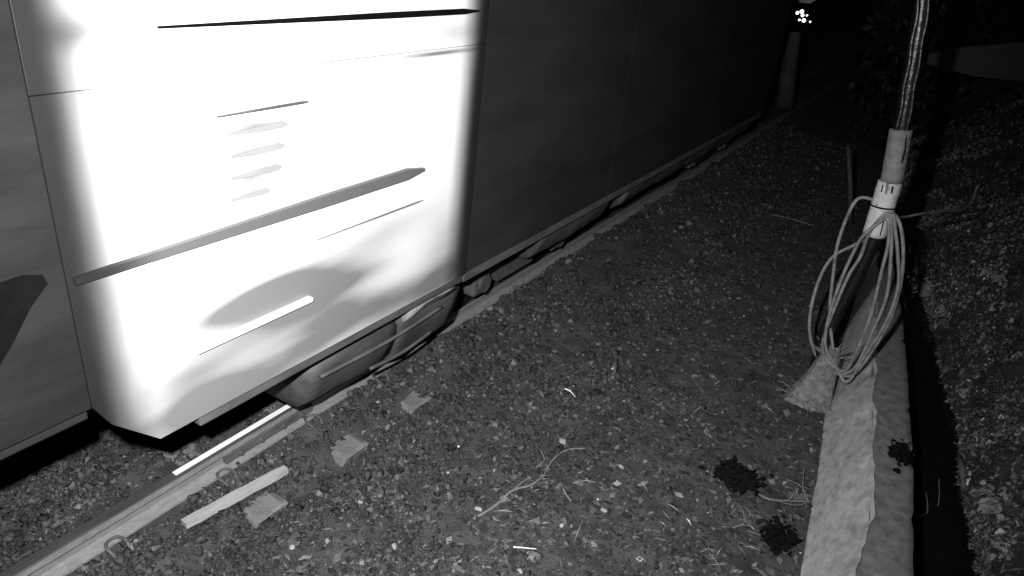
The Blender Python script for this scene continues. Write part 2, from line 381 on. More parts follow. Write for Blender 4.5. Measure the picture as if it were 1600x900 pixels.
# body shell with rounded roof
bm = bmesh.new(); prof = [(SX-.012, ZB+.32), (SX-.012, 3.3), (SX-.08, 3.5), (SX-.3, 3.66), (SX-1.0, 3.78), (SX-1.7, 3.66), (SX-1.95, 3.5), (SX-2.0, 3.3), (SX-2.0, ZB+.32)]
R0 = [bm.verts.new((x, YN, z)) for x, z in prof]; R1 = [bm.verts.new((x, YE, z)) for x, z in prof]
for i in range(len(prof)): bm.faces.new((R0[i], R0[(i+1) % len(prof)], R1[(i+1) % len(prof)], R1[i]))
bm.faces.new(R0[::-1]); bm.faces.new(R1)
bm_obj('body', bm, 'dark_paint', car)
# dark side panels, seams between them
side('side_panel', YN, Y0-.003, 1.255, 3.3, 'shaded_paint', SX+.012)
for a, b in ((Y1+.003, 5.7), (5.703, 8.4), (8.403, YE)): side('side_panel', a, b, ZB+.02, 3.3, 'dark_paint')
# white panel of plates
W = SX + .012
def plate(name, z0, z1, mt, y0=Y0, y1=Y1, x=W, d=.05): return side(name, y0, y1, z0, z1, mt, x, d, .002)
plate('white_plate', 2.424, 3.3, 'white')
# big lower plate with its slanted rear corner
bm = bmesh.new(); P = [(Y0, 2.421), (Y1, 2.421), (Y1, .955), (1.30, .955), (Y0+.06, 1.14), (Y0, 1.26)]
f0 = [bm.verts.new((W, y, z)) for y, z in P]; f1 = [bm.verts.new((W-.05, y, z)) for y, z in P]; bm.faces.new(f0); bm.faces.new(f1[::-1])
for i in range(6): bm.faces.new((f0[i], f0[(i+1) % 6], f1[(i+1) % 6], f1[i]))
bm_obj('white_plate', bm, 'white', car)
def strip(name, y0, y1, z, h0, h1, mt, proud=.012, droop=0.0):      # a slim moulding that thins out towards its ends
    bm = bmesh.new(); rows = []; n_ = 14
    for i in range(n_+1):
        t = i/n_; h_ = (h0+(h1-h0)*min(1, t*1.6))*(1-.75*max(0, (t-.93)/.07)**2); y = y0+(y1-y0)*t; zc = z+droop*math.sin(t*5)
        rows.append([bm.verts.new((x, y, q_)) for x, q_ in ((W-.01, zc-h_/2), (W+proud, zc-h_*.42), (W+proud, zc+h_*.42), (W-.01, zc+h_/2))])
    for A, B in zip(rows, rows[1:]):
        for k in range(4): bm.faces.new((A[k], A[(k+1) % 4], B[(k+1) % 4], B[k]))
    bm.faces.new(rows[0]); bm.faces.new(rows[-1][::-1]); return bm_obj(name, bm, mt, car)
strip('gutter_line', 1.5, 3.40, 2.602, .008, .032, 'black', .01)
strip('roof_line', 1.7, 2.5, 2.81, .008, .018, 'frame', .008)
strip('rubbing_strip', Y0+.02, 2.98, 1.79, .03, .068, 'line', .02)
strip('groove_strip', 2.2, 3.0, 1.60, .003, .010, 'step', .006)
strip('vent_rail', 1.70, 2.16, 2.268, .005, .011, 'frame', .012)
for a_, b_, z_, h_ in ((1.74, 2.04, 2.19, .03), (1.75, 2.02, 2.10, .03), (1.74, 2.0, 2.01, .032), (1.73, 1.93, 1.92, .03)): strip('vent_slat', a_, b_, z_, h_*.3, h_, 'louvre', .008)
# step recess with a bright tread edge
side('step_tread', 1.50, 2.14, 1.295, 1.318, 'white_line', W+.03, .05, .004)
side('sill_beam', 1.5, 3.5, .885, .94, 'frame', W-.02, .06, .008)
side('sill_beam', 3.52, YE, .87, .945, 'frame', SX-.01, .06, .008)
side('sill_beam', YN, 1.05, 1.20, 1.25, 'dark_paint', SX-.01, .06, .008)
# dark opening near the rear left
bm = bmesh.new()
p = [(.80, 1.57), (.86, 1.64), (.93, 1.74), (1.0, 1.81), (.99, 1.845), (.93, 1.865), (.82, 1.86), (.6, 1.82), (.6, 1.5)]
f0 = [bm.verts.new((SX+.015, y, z)) for y, z in p]; f1 = [bm.verts.new((SX-.01, y, z)) for y, z in p]
bm.faces.new(f0); bm.faces.new(f1[::-1])
for i in range(len(p)): bm.faces.new((f0[i], f0[(i+1) % len(p)], f1[(i+1) % len(p)], f1[i]))
bm_obj('vent_opening', bm, 'black', car)
# underframe boxes
def ubox(name, x0, x1, y0, y1, z0, z1, mt, bev=.02):
    bm = bmesh.new(); box(bm, x0, x1, y0, y1, z0, z1, bev); return bm_obj(name, bm, mt, car)
ubox('floor', SX-1.95, SX-.08, 1.4, YE-.05, ZB-.02, ZB+.3, 'black')
ubox('floor', SX-1.95, SX-.08, YN, 1.05, 1.20, 1.3, 'black')
ubox('centre_sill', -3.6, -3.1, YN, YE-.1, .72, .94, 'black')
# bogies: frame, axle boxes, springs, four wheels with rims
def bogie(y0, mt, wb=1.35):
    b = empty('bogie'); b.parent = car; b.location = Vector((RX, y0, .5)) - car.location
    for x in (-2.72, -4.0):
        bm = bmesh.new()
        P = [(-wb/2-.35, .62), (-wb/2-.2, .70), (-wb/4, .70), (-.25, .50), (.25, .50), (wb/4, .70), (wb/2+.2, .70), (wb/2+.35, .62)]
        Q = [(-wb/2-.35, .52), (-wb/2-.15, .54), (-wb/4-.05, .56), (-.28, .36), (.28, .36), (wb/4+.05, .56), (wb/2+.15, .54), (wb/2+.35, .52)]
        top = [[bm.verts.new((x+dx, y0+a, z)) for dx in (0, -.07)] for a, z in P]; bot = [[bm.verts.new((x+dx, y0+a, z)) for dx in (0, -.07)] for a, z in Q]
        n = len(P)
        for i in range(n-1):
            bm.faces.new((top[i][0], top[i+1][0], top[i+1][1], top[i][1])); bm.faces.new((bot[i][0], bot[i][1], bot[i+1][1], bot[i+1][0]))
            bm.faces.new((top[i][0], bot[i][0], bot[i+1][0], top[i+1][0])); bm.faces.new((top[i][1], top[i+1][1], bot[i+1][1], bot[i][1]))
        for i in (0, n-1): bm.faces.new((top[i][0], top[i][1], bot[i][1], bot[i][0]))
        bm_obj('side_frame', bm, mt, b)
        for s in (-1, 1):
            bm = bmesh.new(); box(bm, x-.06, x+.07, y0+s*wb/2-.11, y0+s*wb/2+.11, .40, .60, .025); cyl(bm, (x+.08, y0+s*wb/2, .5), (1, 0, 0), .075, .04, 16)
            bm_obj('axle_box', bm, mt, b)
            bm = bmesh.new(); tube(bm, [(x-.02+.05*math.cos(t*1.2), y0+s*.16+.05*math.sin(t*1.2), .52+t*.009) for t in range(34)], .012, 6)
            bm_obj('spring', bm, mt, b, True)
    for s in (-1, 1):
        for x in (RX, FX):
            o = 1 if x == RX else -1
            bm = bmesh.new()
            prof = [(-.05, .05), (.0, .05), (.01, .24), (.03, .26), (.045, .33), (.05, .325), (-.03, .34), (-.055, .355), (-.062, .33), (-.05, .26), (-.03, .24)]
            rings = []
            for k in range(40):
                t = 2*math.pi*k/40
                rings.append([bm.verts.new((x+o*a*1.0, y0+s*wb/2+r*math.cos(t), .504+r*math.sin(t))) for a, r in prof])
            for k in range(40):
                A, B = rings[k], rings[(k+1) % 40]
                for i in range(len(prof)): bm.faces.new((A[i], A[(i+1) % len(prof)], B[(i+1) % len(prof)], B[i]))
            bm_obj('wheel', bm, 'black' if mt == 'frame2' else 'frame', b, True)
        bm = bmesh.new(); cyl(bm, (-3.36, y0+s*wb/2, .504), (1, 0, 0), .06, 1.2, 16); bm_obj('axle', bm, 'black', b)
M['louvre2'] = mat('light_grey_underframe_paint', .24, .7, .4, 6, .3, 30)
M['frame4'] = mat('dusty_underframe_box', .055, .75, .5, 5, .3, 30, stretch=(1, .3, 1))
M['frame2'] = mat('dusty_bogie_frame', .06, .8, .4, 7, .3, 30)
M['frame3'] = mat('pale_dusty_bogie_frame', .13, .7, .45, 5, .3, 30, stretch=(1, .35, 1))
bogie(4.85, 'frame2', 1.25); bogie(9.9, 'frame2')
def ledge(name, x, y0, y1, z0, z1, mt):      # pressed-steel box with a sloping, dented face and strengthening ribs
    bm = bmesh.new(); n_ = max(4, int((y1-y0)/.08)); rows = []
    for i in range(n_+1):
        y = y0+(y1-y0)*i/n_; e = min(1, min(i, n_-i)/2+.35); j = .012*math.sin(y*5.1)+.006*math.sin(y*17)
        pr = [(x-.4, z1), (x-.02, z1), (x+.01, z1-.03), (x+j, (z0+z1)/2+.06), (x-.05+j, z0+.10), (x-.13, z0+.02), (x-.4, z0)]
        rows.append([bm.verts.new((a, y, zc+(z-zc)*(.8+.2*e))) for a, z in pr for zc in ((z0+z1)/2,)])
    for A, B in zip(rows, rows[1:]):
        for k in range(6): bm.faces.new((A[k], A[k+1], B[k+1], B[k]))
    bm.faces.new(rows[0]); bm.faces.new(rows[-1][::-1])
    return bm_obj(name, bm, mt, car, True)
ledge('battery_box', -2.42, 4.7, 6.0, .55, .89, 'frame4')
ledge('air_tank', -2.43, 6.35, 8.25, .56, .89, 'frame4'); ledge('air_tank', -2.43, 8.3, 11.1, .56, .89, 'frame4')
ledge('equipment_box', -2.46, 2.25, 2.95, .40, .80, 'frame4'); ledge('equipment_box', -2.46, 2.97, 3.62, .36, .82, 'frame4')
ledge('step_box', -2.385, 3.0, 3.46, .66, .89, 'louvre2')
for z_, y0_, y1_ in ((.70, 1.9, 3.4), (.55, 2.3, 3.3)):
    bm = bmesh.new(); tube(bm, spline([(-2.44, y0_+.4, z_), (-2.435, (y0_+y1_)/2+.2, z_-.02), (-2.44, y1_, z_)], 6), .012, 6); bm_obj('brake_pipe', bm, 'frame', car, True)
# end face fittings
ubox('end_door', -3.75, -2.95, YE, YE+.02, 1.0, 3.1, 'frame', .01)
bm = bmesh.new(); cyl(bm, (-3.35, YE+.25, .75), (0, 1, 0), .09, .5, 16); bm_obj('coupler', bm, 'frame', car)

# ------------------------------------------------------------ low concrete wall beside the ditch
HZ = .36
yw = np.arange(.6, 8.9, .04)
XR = lambda y: np.interp(y, [1, 3.1, 3.65, 4.35, 5.2, 5.65, 7.4, 10, 14], [.38, .37, .375, .30, .185, .13, -.06, -.36, -1.0])
XE = lambda y: np.interp(y, [1, 3.35, 4.35, 5.4, 6.8, 7.5, 10, 14], [.68, .62, .53, .41, .22, .09, -.22, -.86])
wall = empty('low_wall', (0, 5, 0), label='low pale concrete wall with sloping side face running beside the dark ditch', cat='wall')
NS, NT = 8, 6
Vs, Fs = [], []
rag = np.array([random.uniform(-1, 1) for _ in yw]); rag = np.convolve(rag, [.25, .5, .25], 'same')*.012 + (vnoise(yw, yw*0, 2.6, 4)-.5)*.03 + (vnoise(yw, yw*0, 9, 14)-.5)*.018; rag = np.clip(rag+.018, .003, .06)
for i, y in enumerate(yw):      # track-side sloping face, proud of the wall top by its ragged rendered edge
    b = xb(y) - .01; r = XR(y)
    for k in range(NS+1):
        t = k/NS; x = b+(r-.012-b)*t + (rag[i]*((t-.5)*2) if t > .5 else 0); z = -.06+(HZ+.06+.02)*t
        Vs.append((x, y, z))
    Vs.append((XR(y)-.012+rag[i], y, HZ+.02)); Vs.append((XR(y)-.011+rag[i], y, HZ-.03))
n = NS+3
for i in range(len(yw)-1):
    for k in range(n-1):
        if k == NS: continue
        a = i*n+k; Fs.append((a, a+1, a+1+n, a+n))
np_obj('side_face', Vs, Fs, 'concrete_lit', wall, True)
Vs, Fs = [], []
def notch(y):
    d = 0
    for c, wd, dp in ((4.42, .085, .085), (4.36, .04, .03), (5.0, .04, .02), (3.8, .05, .012), (6.1, .05, .02)):
        d = max(d, dp*max(0, 1-((y-c)/wd)**2)**.6 if abs(y-c) < wd else 0)
    return d
for i, y in enumerate(yw):
    l, r = XR(y)-.004, XE(y)-notch(y)+(vnoise(y, 0, 2, 11)-.5)*.012+(vnoise(y, 0, 14, 15)-.5)*.004
    for k in range(NT+1):
        t = k/NT; Vs.append((l+(r-l)*t, y, HZ-.004))
    Vs.append((r+.004, y, HZ-.03)); Vs.append((r, y, -.45)); Vs.append((l, y, -.45))
n = NT+4
for i in range(len(yw)-1):
    for k in range(n): a = i*n+k; b_ = i*n+(k+1) % n; Fs.append((a, b_, b_+n, a+n))
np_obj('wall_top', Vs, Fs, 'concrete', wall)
# black wad of rotten leaves caught in the notch, and a smaller one
def clump(name, c, r, mt, n=120, fl=.5, **kw):
    root = empty(name, c, **kw)
    bm = bmesh.new(); bmesh.ops.create_icosphere(bm, subdivisions=4, radius=1)
    for v in bm.verts:
        t = math.atan2(v.co.y, v.co.x); f = 1+.18*math.sin(3*t+c[0]*50)+.12*math.sin(7*t)+.08*math.sin(13*t)
        f += random.uniform(-.04, .04)
        v.co = Vector((c[0]+v.co.x*r[0]*f, c[1]+v.co.y*r[1]*f, c[2]-.004+v.co.z*r[2]*(.7+.3*math.sin(9*v.co.x)*math.cos(8*v.co.y))))
    bm_obj('mass', bm, mt, root)
    V, Fq_, = [], []
    for i in range(n):
        p = Vector(c) + Vector((rng.normal(0, .5)*r[0], rng.normal(0, .5)*r[1], abs(rng.normal(0, .5))*r[2]))
        a = Vector(rng.normal(size=3)); a.z *= fl; a.normalize(); b = a.orthogonal().normalized(); s = rng.uniform(.12, .34)*min(r[0], r[1])
        k = len(V); V += [p-a*s, p-b*s*.6, p+a*s, p+b*s*.6, p+a.cross(b)*s*.3]
        Fq_ += [(k, k+1, k+4), (k+1, k+2, k+4), (k+2, k+3, k+4), (k+3, k, k+4)]
    return tag(np_obj('rotten_leaves', V, Fq_, mt, root), kind='stuff')
q = on_z(1409, 708, HZ)
clump('leaf_wad', (q.x-.01, q.y, HZ-.004), (.062, .12, .04), 'rot', 160, label='black wad of rotten leaves stuck in the notch of the low wall edge', cat='leaf wad')
q = on_z(1402, 735, HZ)
clump('leaf_wad', (q.x, q.y, HZ), (.022, .025, .01), 'rot', 30, label='small black leaf scrap on the wall top just below the notch', cat='leaf wad')
for (px, py, r, lb) in ((1150, 748, (.125, .12, .03), 'larger flat black patch of rotten leaves in open ballast'), (1218, 842, (.085, .12, .04), 'smaller black clump beside the dry grass at the foot of the low wall')):
    q = on_z(px, py)
    clump('rotten_clump', (q.x, q.y, float(height(q.x, q.y))+.014), r, 'rot', 260, .3, label=lb, cat='rotten clump')

# ------------------------------------------------------------ pole, sleeve, tie, coil, sacking
PY = 5.35
def pp(px, py, Y=PY): return on_y(px, py, Y)
pole = empty('cable_pole', (-.17, PY, 0), label='black glossy pole with grey and white sleeves rising beside the low wall', cat='pole')
ax = spline([Vector((-.17, PY, -.1)), pp(1291, 520), pp(1340, 430), pp(1374, 350), pp(1392, 285), pp(1407, 212), pp(1425, 110), pp(1440, 20), pp(1449, -60), pp(1462, -150)], 8)
bm = bmesh.new(); tube(bm, ax, .052, 20); bm_obj('shaft', bm, 'pole', pole, True)
# two thin conduits strapped up the shaft, catching the lamp
for dx, r in ((-.022, .016), (.036, .012)):
    bm = bmesh.new(); tube(bm, [v + Vector((dx, -.046, 0)) + Vector((.004*math.sin(v.z*23), 0, 0)) for v in ax if v.z > 1.9], r, 8); bm_obj('conduit', bm, 'pole', pole, True)
def between(pa, pb, n=10):
    A, B = pp(*pa), pp(*pb); return [A.lerp(B, i/(n-1)) for i in range(n)]
bm = bmesh.new(); P = between((1393, 284), (1408, 202)); tube(bm, P, [.070+.001*math.sin(i*2.3) for i in range(10)], 24); bm_obj('grey_sleeve', bm, 'sleeve_grey', pole, True)
bm = bmesh.new(); P = between((1366, 367), (1391, 284), 14); tube(bm, P, [.077+.0015*math.sin(i*1.9) for i in range(14)], 24); ws = bm_obj('white_sleeve', bm, 'sleeve_white', pole, True)
# the four small dark upright marks and flap of the sleeve
for (a, b, r, mt) in (((1384, 303), (1387, 287), .010, 'sleeve_grey'), ((1377, 300), (1379.5, 289), .004, 'black'), ((1393, 302), (1395, 291), .006, 'black'),
                      ((1389, 299), (1390.5, 291), .004, 'sleeve_grey'), ((1369, 325), (1370, 318), .004, 'sleeve_grey'), ((1375, 369), (1381.5, 342), .004, 'black')):
    bm = bmesh.new(); A = pp(a[0], a[1], PY-.0725); B = pp(b[0], b[1], PY-.0725); tube(bm, [A, B], r, 6); bm_obj('sleeve_mark', bm, mt, ws)
c0 = pp(1379, 321); axd = (pp(1391, 284)-pp(1366, 367)).normalized()
bm = bmesh.new(); e1 = axd.orthogonal().normalized(); e2 = axd.cross(e1)
tube(bm, [c0 + (e1*math.cos(t)+e2*math.sin(t))*.081 for t in np.linspace(0, 2*math.pi, 28, endpoint=False)], .006, 6, closed=True); bm_obj('cable_tie', bm, 'black', pole, True)
bm = bmesh.new(); bmesh.ops.create_icosphere(bm, subdivisions=2, radius=.011, matrix=Matrix.Translation(pp(1387, 342, PY-.09))); bm_obj('tie_bead', bm, 'sleeve_white', pole, True)

coil = empty('cable_coil', pp(1385, 330), label='grey cable hanging in a loose coil from the tie on the black pole', cat='cable')
loops = [
    [(1388, 335, -.09), (1372, 362, .02), (1335, 378, .05), (1300, 405, .03), (1276, 450, 0), (1266, 505, -.02), (1270, 545, -.03), (1284, 566, -.05), (1308, 585, -.10), (1335, 575, -.13), (1362, 525, -.13), (1382, 465, -.12), (1393, 400, -.10), (1393, 355, -.09)],
    [(1380, 322, .06), (1362, 309, .05), (1341, 312, .04), (1322, 340, .03), (1309, 385, .02), (1300, 430, 0), (1297, 480, -.02), (1299, 530, -.05), (1310, 575, -.09), (1328, 588, -.12), (1356, 562, -.14), (1392, 500, -.14), (1407, 440, -.13), (1410, 385, -.12), (1402, 345, -.10)],
    [(1384, 330, -.08), (1358, 362, -.075), (1344, 400, -.08), (1326, 430, -.09), (1306, 475, -.1), (1290, 520, -.1), (1284, 545, -.1), (1296, 566, -.11), (1318, 580, -.12), (1338, 545, -.13), (1360, 490, -.14), (1376, 430, -.13), (1386, 380, -.11), (1388, 345, -.09)],
    [(1392, 336, -.1), (1350, 366, -.09), (1333, 395, -.10), (1314, 440, -.11), (1296, 495, -.11), (1290, 540, -.12), (1306, 572, -.13), (1322, 596, -.14), (1352, 560, -.15), (1384, 505, -.16), (1400, 450, -.15), (1403, 400, -.14), (1398, 356, -.11)],
]
for L_ in loops:
    bm = bmesh.new(); tube(bm, spline([pp(x+random.gauss(0, 1.6), y+random.gauss(0, 1.6), PY+d) for x, y, d in L_], 7, True), .0125, 8, closed=True); bm_obj('cable_loop', bm, 'cable', coil, True)
bm = bmesh.new(); P = spline([pp(1388, 338, PY-.08), pp(1412, 339, 5.6), pp(1440, 334, 5.8), pp(1470, 330, 6.1), pp(1500, 328, 6.5), pp(1518, 316, 6.9), pp(1527, 290, 7.1)], 8)
tube(bm, P, .009, 6); tag(bm_obj('loose_cable', bm, 'cable', None, True), 'thin grey cable running from the pole across to the grassy bank', 'cable')
bm = bmesh.new(); b0 = on_z(1330, 352); A = on_y(1325, 228, b0.y); tube(bm, [b0+Vector((0, 0, -.05)), b0.lerp(A, .5)+Vector((.01, 0, 0)), A], [.035, .03, .022], 8)
tag(bm_obj('stake', bm, 'post', None, True), 'thin dim grey stake standing in the dark behind the cable coil', 'stake')
# thin wire lying left of the coil
bm = bmesh.new(); a = pp(1205, 336, 7.5); tube(bm, spline([on_z(1205, 335, .05), on_z(1228, 340, .06), on_z(1250, 346, .07), on_z(1272, 353, .05)], 6), .006, 6)
tag(bm_obj('wire_end', bm, 'cable', None, True), 'short length of thin wire lying on dark ballast left of the coil', 'wire')
# sacking bound round the pole foot, frayed top
bm = bmesh.new(); rs = []; NB = 36
path = [(1300, 545, .055), (1296, 556, .068), (1288, 572, .085), (1279, 590, .105), (1271, 607, .13), (1263, 624, .15), (1256, 640, .17)]
zz_ = [.47, .42, .34, .25, .15, .06, -.03]
for j, (x, y, r) in enumerate(path):
    z = zz_[j]; c = on_z(x, y, max(z, 0)); cy = min(c.y, PY+.02) if j < 5 else c.y; c = on_y(x, y, PY - .03 - .02*j)
    ring = []
    for k in range(NB):
        t = 2*math.pi*k/NB; rr = r*(1+.13*math.sin(3*t+j*.6)+.07*math.sin(9*t+j)+random.uniform(-.03, .03))
        ring.append(bm.verts.new((c.x+rr*math.cos(t), c.y+rr*math.sin(t)*.8, max(c.z, -.05)+random.uniform(-.006, .006))))
    rs.append(ring)
for A, B in zip(rs, rs[1:]):
    for k in range(NB): bm.faces.new((A[k], A[(k+1) % NB], B[(k+1) % NB], B[k]))
sack = empty('sacking', (-.2, PY, 0), label='ragged pale grey sacking bound around the foot of the black pole', cat='sacking')
bm_obj('wrap', bm, 'bag', sack, True)
bm = bmesh.new(); c = pp(1300, 548)
for k in range(46):
    t = 2*math.pi*random.random(); b0 = Vector((c.x+.062*math.cos(t), PY-.03+.055*math.sin(t), c.z+random.uniform(-.06, .02)))
    e = b0+Vector((.05*math.cos(t)+random.uniform(-.04, .04), .04*math.sin(t)-.01, random.uniform(.02, .09)))
    tube(bm, [b0, b0.lerp(e, .5)+Vector((random.uniform(-.01, .01), 0, .01)), e], [.006, .005, .002], 4)
for k in range(36):
    t = 2*math.pi*random.random(); cc = pp(1256, 638, PY-.15); b0 = Vector((cc.x+.15*math.cos(t), cc.y+.13*math.sin(t), .02+random.uniform(0, .05)))
    e = b0+Vector((.07*math.cos(t)+random.uniform(-.05, .05), -abs(random.uniform(0, .06)), random.uniform(-.02, .03)))
    tube(bm, [b0, b0.lerp(e, .5)+Vector((0, 0, .015)), e], [.005, .004, .002], 4)
tag(bm_obj('frayed_fibres', bm, 'bag', sack), kind='stuff')

# ------------------------------------------------------------ bank vegetation
def blades(xs, ys_, h, wd, lean):
    n = len(xs); a = rng.uniform(0, 2*math.pi, n); s = np.stack([np.cos(a), np.sin(a), np.zeros(n)], -1)*wd[:, None]
    b = np.stack([xs, ys_, height(xs, ys_)-.01], -1)
    ld_ = np.stack([rng.normal(-.35, .6, n), rng.normal(-.2, .6, n), rng.uniform(.3, 1, n)], -1); ld_ /= np.linalg.norm(ld_, axis=1)[:, None]
    m1 = b+np.stack([ld_[:, 0]*.3, ld_[:, 1]*.3, ld_[:, 2]], -1)*h[:, None]*.55
    tp = m1+np.stack([ld_[:, 0], ld_[:, 1], ld_[:, 2]*.2-.25], -1)*(h*lean)[:, None]
    P = np.stack([b-s, b+s, m1+s*.8, m1-s*.8, tp], 1)
    Fc = np.array([[0, 1, 2], [0, 2, 3], [3, 2, 4]]); Fc = (Fc[None]+5*np.arange(n)[:, None, None]).reshape(-1, 3)
    return P.reshape(-1, 3), Fc
n = 170000; yy = 2.2*(16/2.2)**rng.random(n); uu = UD(yy)+.04+3.6*rng.random(n)**1.5; xx = xb(yy)+uu
k = (vnoise(xx, yy, 3.2, 21)+.35*rng.random(n)) > .48; xx, yy = xx[k], yy[k]; n = len(xx)
h = rng.lognormal(math.log(.04), .45, n).clip(.012, .12)*(.9+.03*yy)
P1, F1 = blades(xx, yy, h, h*rng.uniform(.06, .2, n), .6)
tg = np.repeat((rng.lognormal(-.15, .5, n)*(.35+1.2*vnoise(xx, yy, 1.9, 22))).clip(.12, 3), 5)
n2_ = 26000; y2 = 2.2*(16/2.2)**rng.random(n2_); u2 = UD(y2)+.03+3.5*rng.random(n2_)**1.4; x2 = xb(y2)+u2
k = vnoise(x2, y2, 4.3, 33) > .62; x2, y2 = x2[k], y2[k]; l_ = rng.lognormal(math.log(.014), .4, len(x2))
P2, F2 = flakes(x2, y2, l_, l_*.3, .5, .03); tg2 = np.repeat((rng.lognormal(-.1, .5, len(x2))*(.3+1.3*vnoise(x2, y2, 1.6, 71))).clip(.2, 3), 5)
nc = 260; cy = 2.4*(11/2.4)**rng.random(nc); cu = UD(cy)+.06+2.6*rng.random(nc)**1.5; cx = xb(cy)+cu; cr = rng.uniform(.05, .16, nc); ck = rng.lognormal(0, .35, nc)
ci = rng.integers(0, nc, 11000); rr = np.abs(rng.normal(0, .6, 11000)); ta = rng.uniform(0, 6.283, 11000)
x3 = cx[ci]+cr[ci]*rr*np.cos(ta); y3 = cy[ci]+cr[ci]*rr*np.sin(ta); l3 = rng.lognormal(math.log(.016), .3, 11000)
P3, F3 = flakes(x3, y3, l3, l3*.4, .5, cr[ci]*.8*np.exp(-rr*rr)*rng.random(11000)+.01); k3 = np.repeat(xb(y3)+UD(y3)+.02 < x3, 4); F3 = F3[k3]
tg3 = np.repeat((ck[ci]*rng.uniform(.4, 1.0, 11000)).clip(.25, 1.2), 5)
V_, F_, T_ = merge([(P1, F1, tg), (P2, F2, tg2), (P3, F3, tg3)])
tag(np_obj('bank_grass', V_, F_, 'grass', tint=T_), 'short rough grass and small weeds covering the bank beyond the ditch', 'grass', kind='stuff')

leaf_meshes = []
def leaf_mesh(i):
    bm = bmesh.new(); L_, Wd = 1.0, random.uniform(.28, .4)
    pr = [(0, .02), (.2, .75), (.45, 1), (.7, .75), (.9, .3), (1, .02)]; rows = []
    cv = random.uniform(-.25, .1)
    for t, w_ in pr: rows.append([bm.verts.new((s*Wd*w_, t*L_, abs(s)*.12*w_+cv*t*t+random.uniform(-.02, .02))) for s in (-1, 0, 1)])
    for A, B in zip(rows, rows[1:]):
        for j in (0, 1): bm.faces.new((A[j], A[j+1], B[j+1], B[j]))
    me = bpy.data.meshes.new('leaf'); bm.to_mesh(me); bm.free(); me.materials.append(M['leaf']); me.polygons.foreach_set('use_smooth', [True]*len(me.polygons)); return me
leaf_meshes = [leaf_mesh(i) for i in range(5)]
def plant(base, r, hgt, nl, size, label, joined=False):
    base = Vector(base); p = empty('leafy_plant', base, label=label, cat='plant')
    bm = bmesh.new(); tips = []
    for s in range(5):
        t = 2*math.pi*s/5+random.random(); e = base+Vector((r*.8*math.cos(t), r*.8*math.sin(t), hgt*random.uniform(.5, 1)))
        tube(bm, [base+Vector((0, 0, -.03)), base.lerp(e, .5)+Vector((0, 0, hgt*.2)), e], [.005, .004, .002], 5); tips.append(e)
    bm_obj('stem', bm, 'twig', p)
    if joined: J = bmesh.new()
    for i in range(nl):
        e = random.choice(tips); q_ = base.lerp(e, random.uniform(.35, 1))+Vector((random.gauss(0, r*.3), random.gauss(0, r*.3), random.gauss(0, hgt*.16)))
        d = Vector((random.gauss(-.25, .8), random.gauss(-.5, .7), random.gauss(-.1, .45))).normalized()
        R_ = d.to_track_quat('Y', 'Z').to_matrix().to_4x4() @ Matrix.Rotation(random.gauss(0, .5), 4, 'Y')
        T = Matrix.Translation(q_) @ R_ @ Matrix.Scale(size*random.uniform(.65, 1.25), 4)
        me = random.choice(leaf_meshes)
        if joined:
            t_ = me.copy(); t_.transform(T); J.from_mesh(t_); bpy.data.meshes.remove(t_)
        else:
            o = bpy.data.objects.new('leaf', me); C.objects.link(o); o.parent = p; o.matrix_local = Matrix.Translation(-base) @ T
    if joined: tag(bm_obj('small_leaves', J, 'leaf', p, True), kind='stuff')
def on_bank(px, py):
    d = ray(px, py); o = np.array([0, 0, H]); t = 1.0
    while t < 40:
        q_ = o+d*t
        if q_[2] < float(height(q_[0], q_[1])): break
        t += .01
    return Vector(q_)
plant(on_bank(1545, 800), .11, .20, 95, .062, 'clump of broad pale leaves hanging over the near ditch edge')
plant(on_bank(1442, 462), .16, .2, 190, .050, 'pale bushy weed by the ditch just right of the pole coil', True)
plant(on_bank(1470, 490), .10, .10, 90, .035, 'low spreading weed on the bank below the bushy weed', True)
plant(on_bank(1575, 868), .06, .06, 26, .05, 'small low leafy weed at the lower right bank edge')
plant(on_bank(1505, 620), .05, .06, 40, .028, 'tiny tuft of weed leaning over the dark ditch water', True)
plant(on_bank(1555, 440), .16, .12, 130, .035, 'patch of small pale leaves halfway up the grassy bank', True)
# pale things at the water's edge
a = on_bank(1513, 748)
bm = bmesh.new(); tube(bm, [on_bank(1513, 757)+Vector((0, 0, -.01)), on_bank(1513, 742)+Vector((0, 0, .035))], .013, 10)
tag(bm_obj('bottle_cap', bm, 'white_chip', None, True), 'small pale upright tube end at the ditch edge above the leafy clump', 'tube end')
bm = bmesh.new(); tube(bm, [on_z(1507, 765, -.25), on_z(1504, 735, -.2), on_z(1498, 712, -.18)], [.012, .026, .016], 8)
tag(bm_obj('mud_stone', bm, 'sleeper', None, True), 'long dull grey stone standing at the edge of the ditch water', 'stone')
for i, (a, b) in enumerate((((1449, 802), (1447, 770)), ((1466, 790), (1467, 748)))):
    bm = bmesh.new(); A = on_z(a[0], a[1], -.27); B = on_z(b[0], b[1], -.15); tube(bm, [A, A.lerp(B, .5)+Vector((.006, 0, 0)), B], [.003, .0028, .0015], 5)
    tag(bm_obj('reed_stem', bm, 'twig'), ['shorter thin dry stem standing in the ditch water close to the low wall', 'taller thin dry stem standing in the middle of the ditch water'][i], 'reed stem')

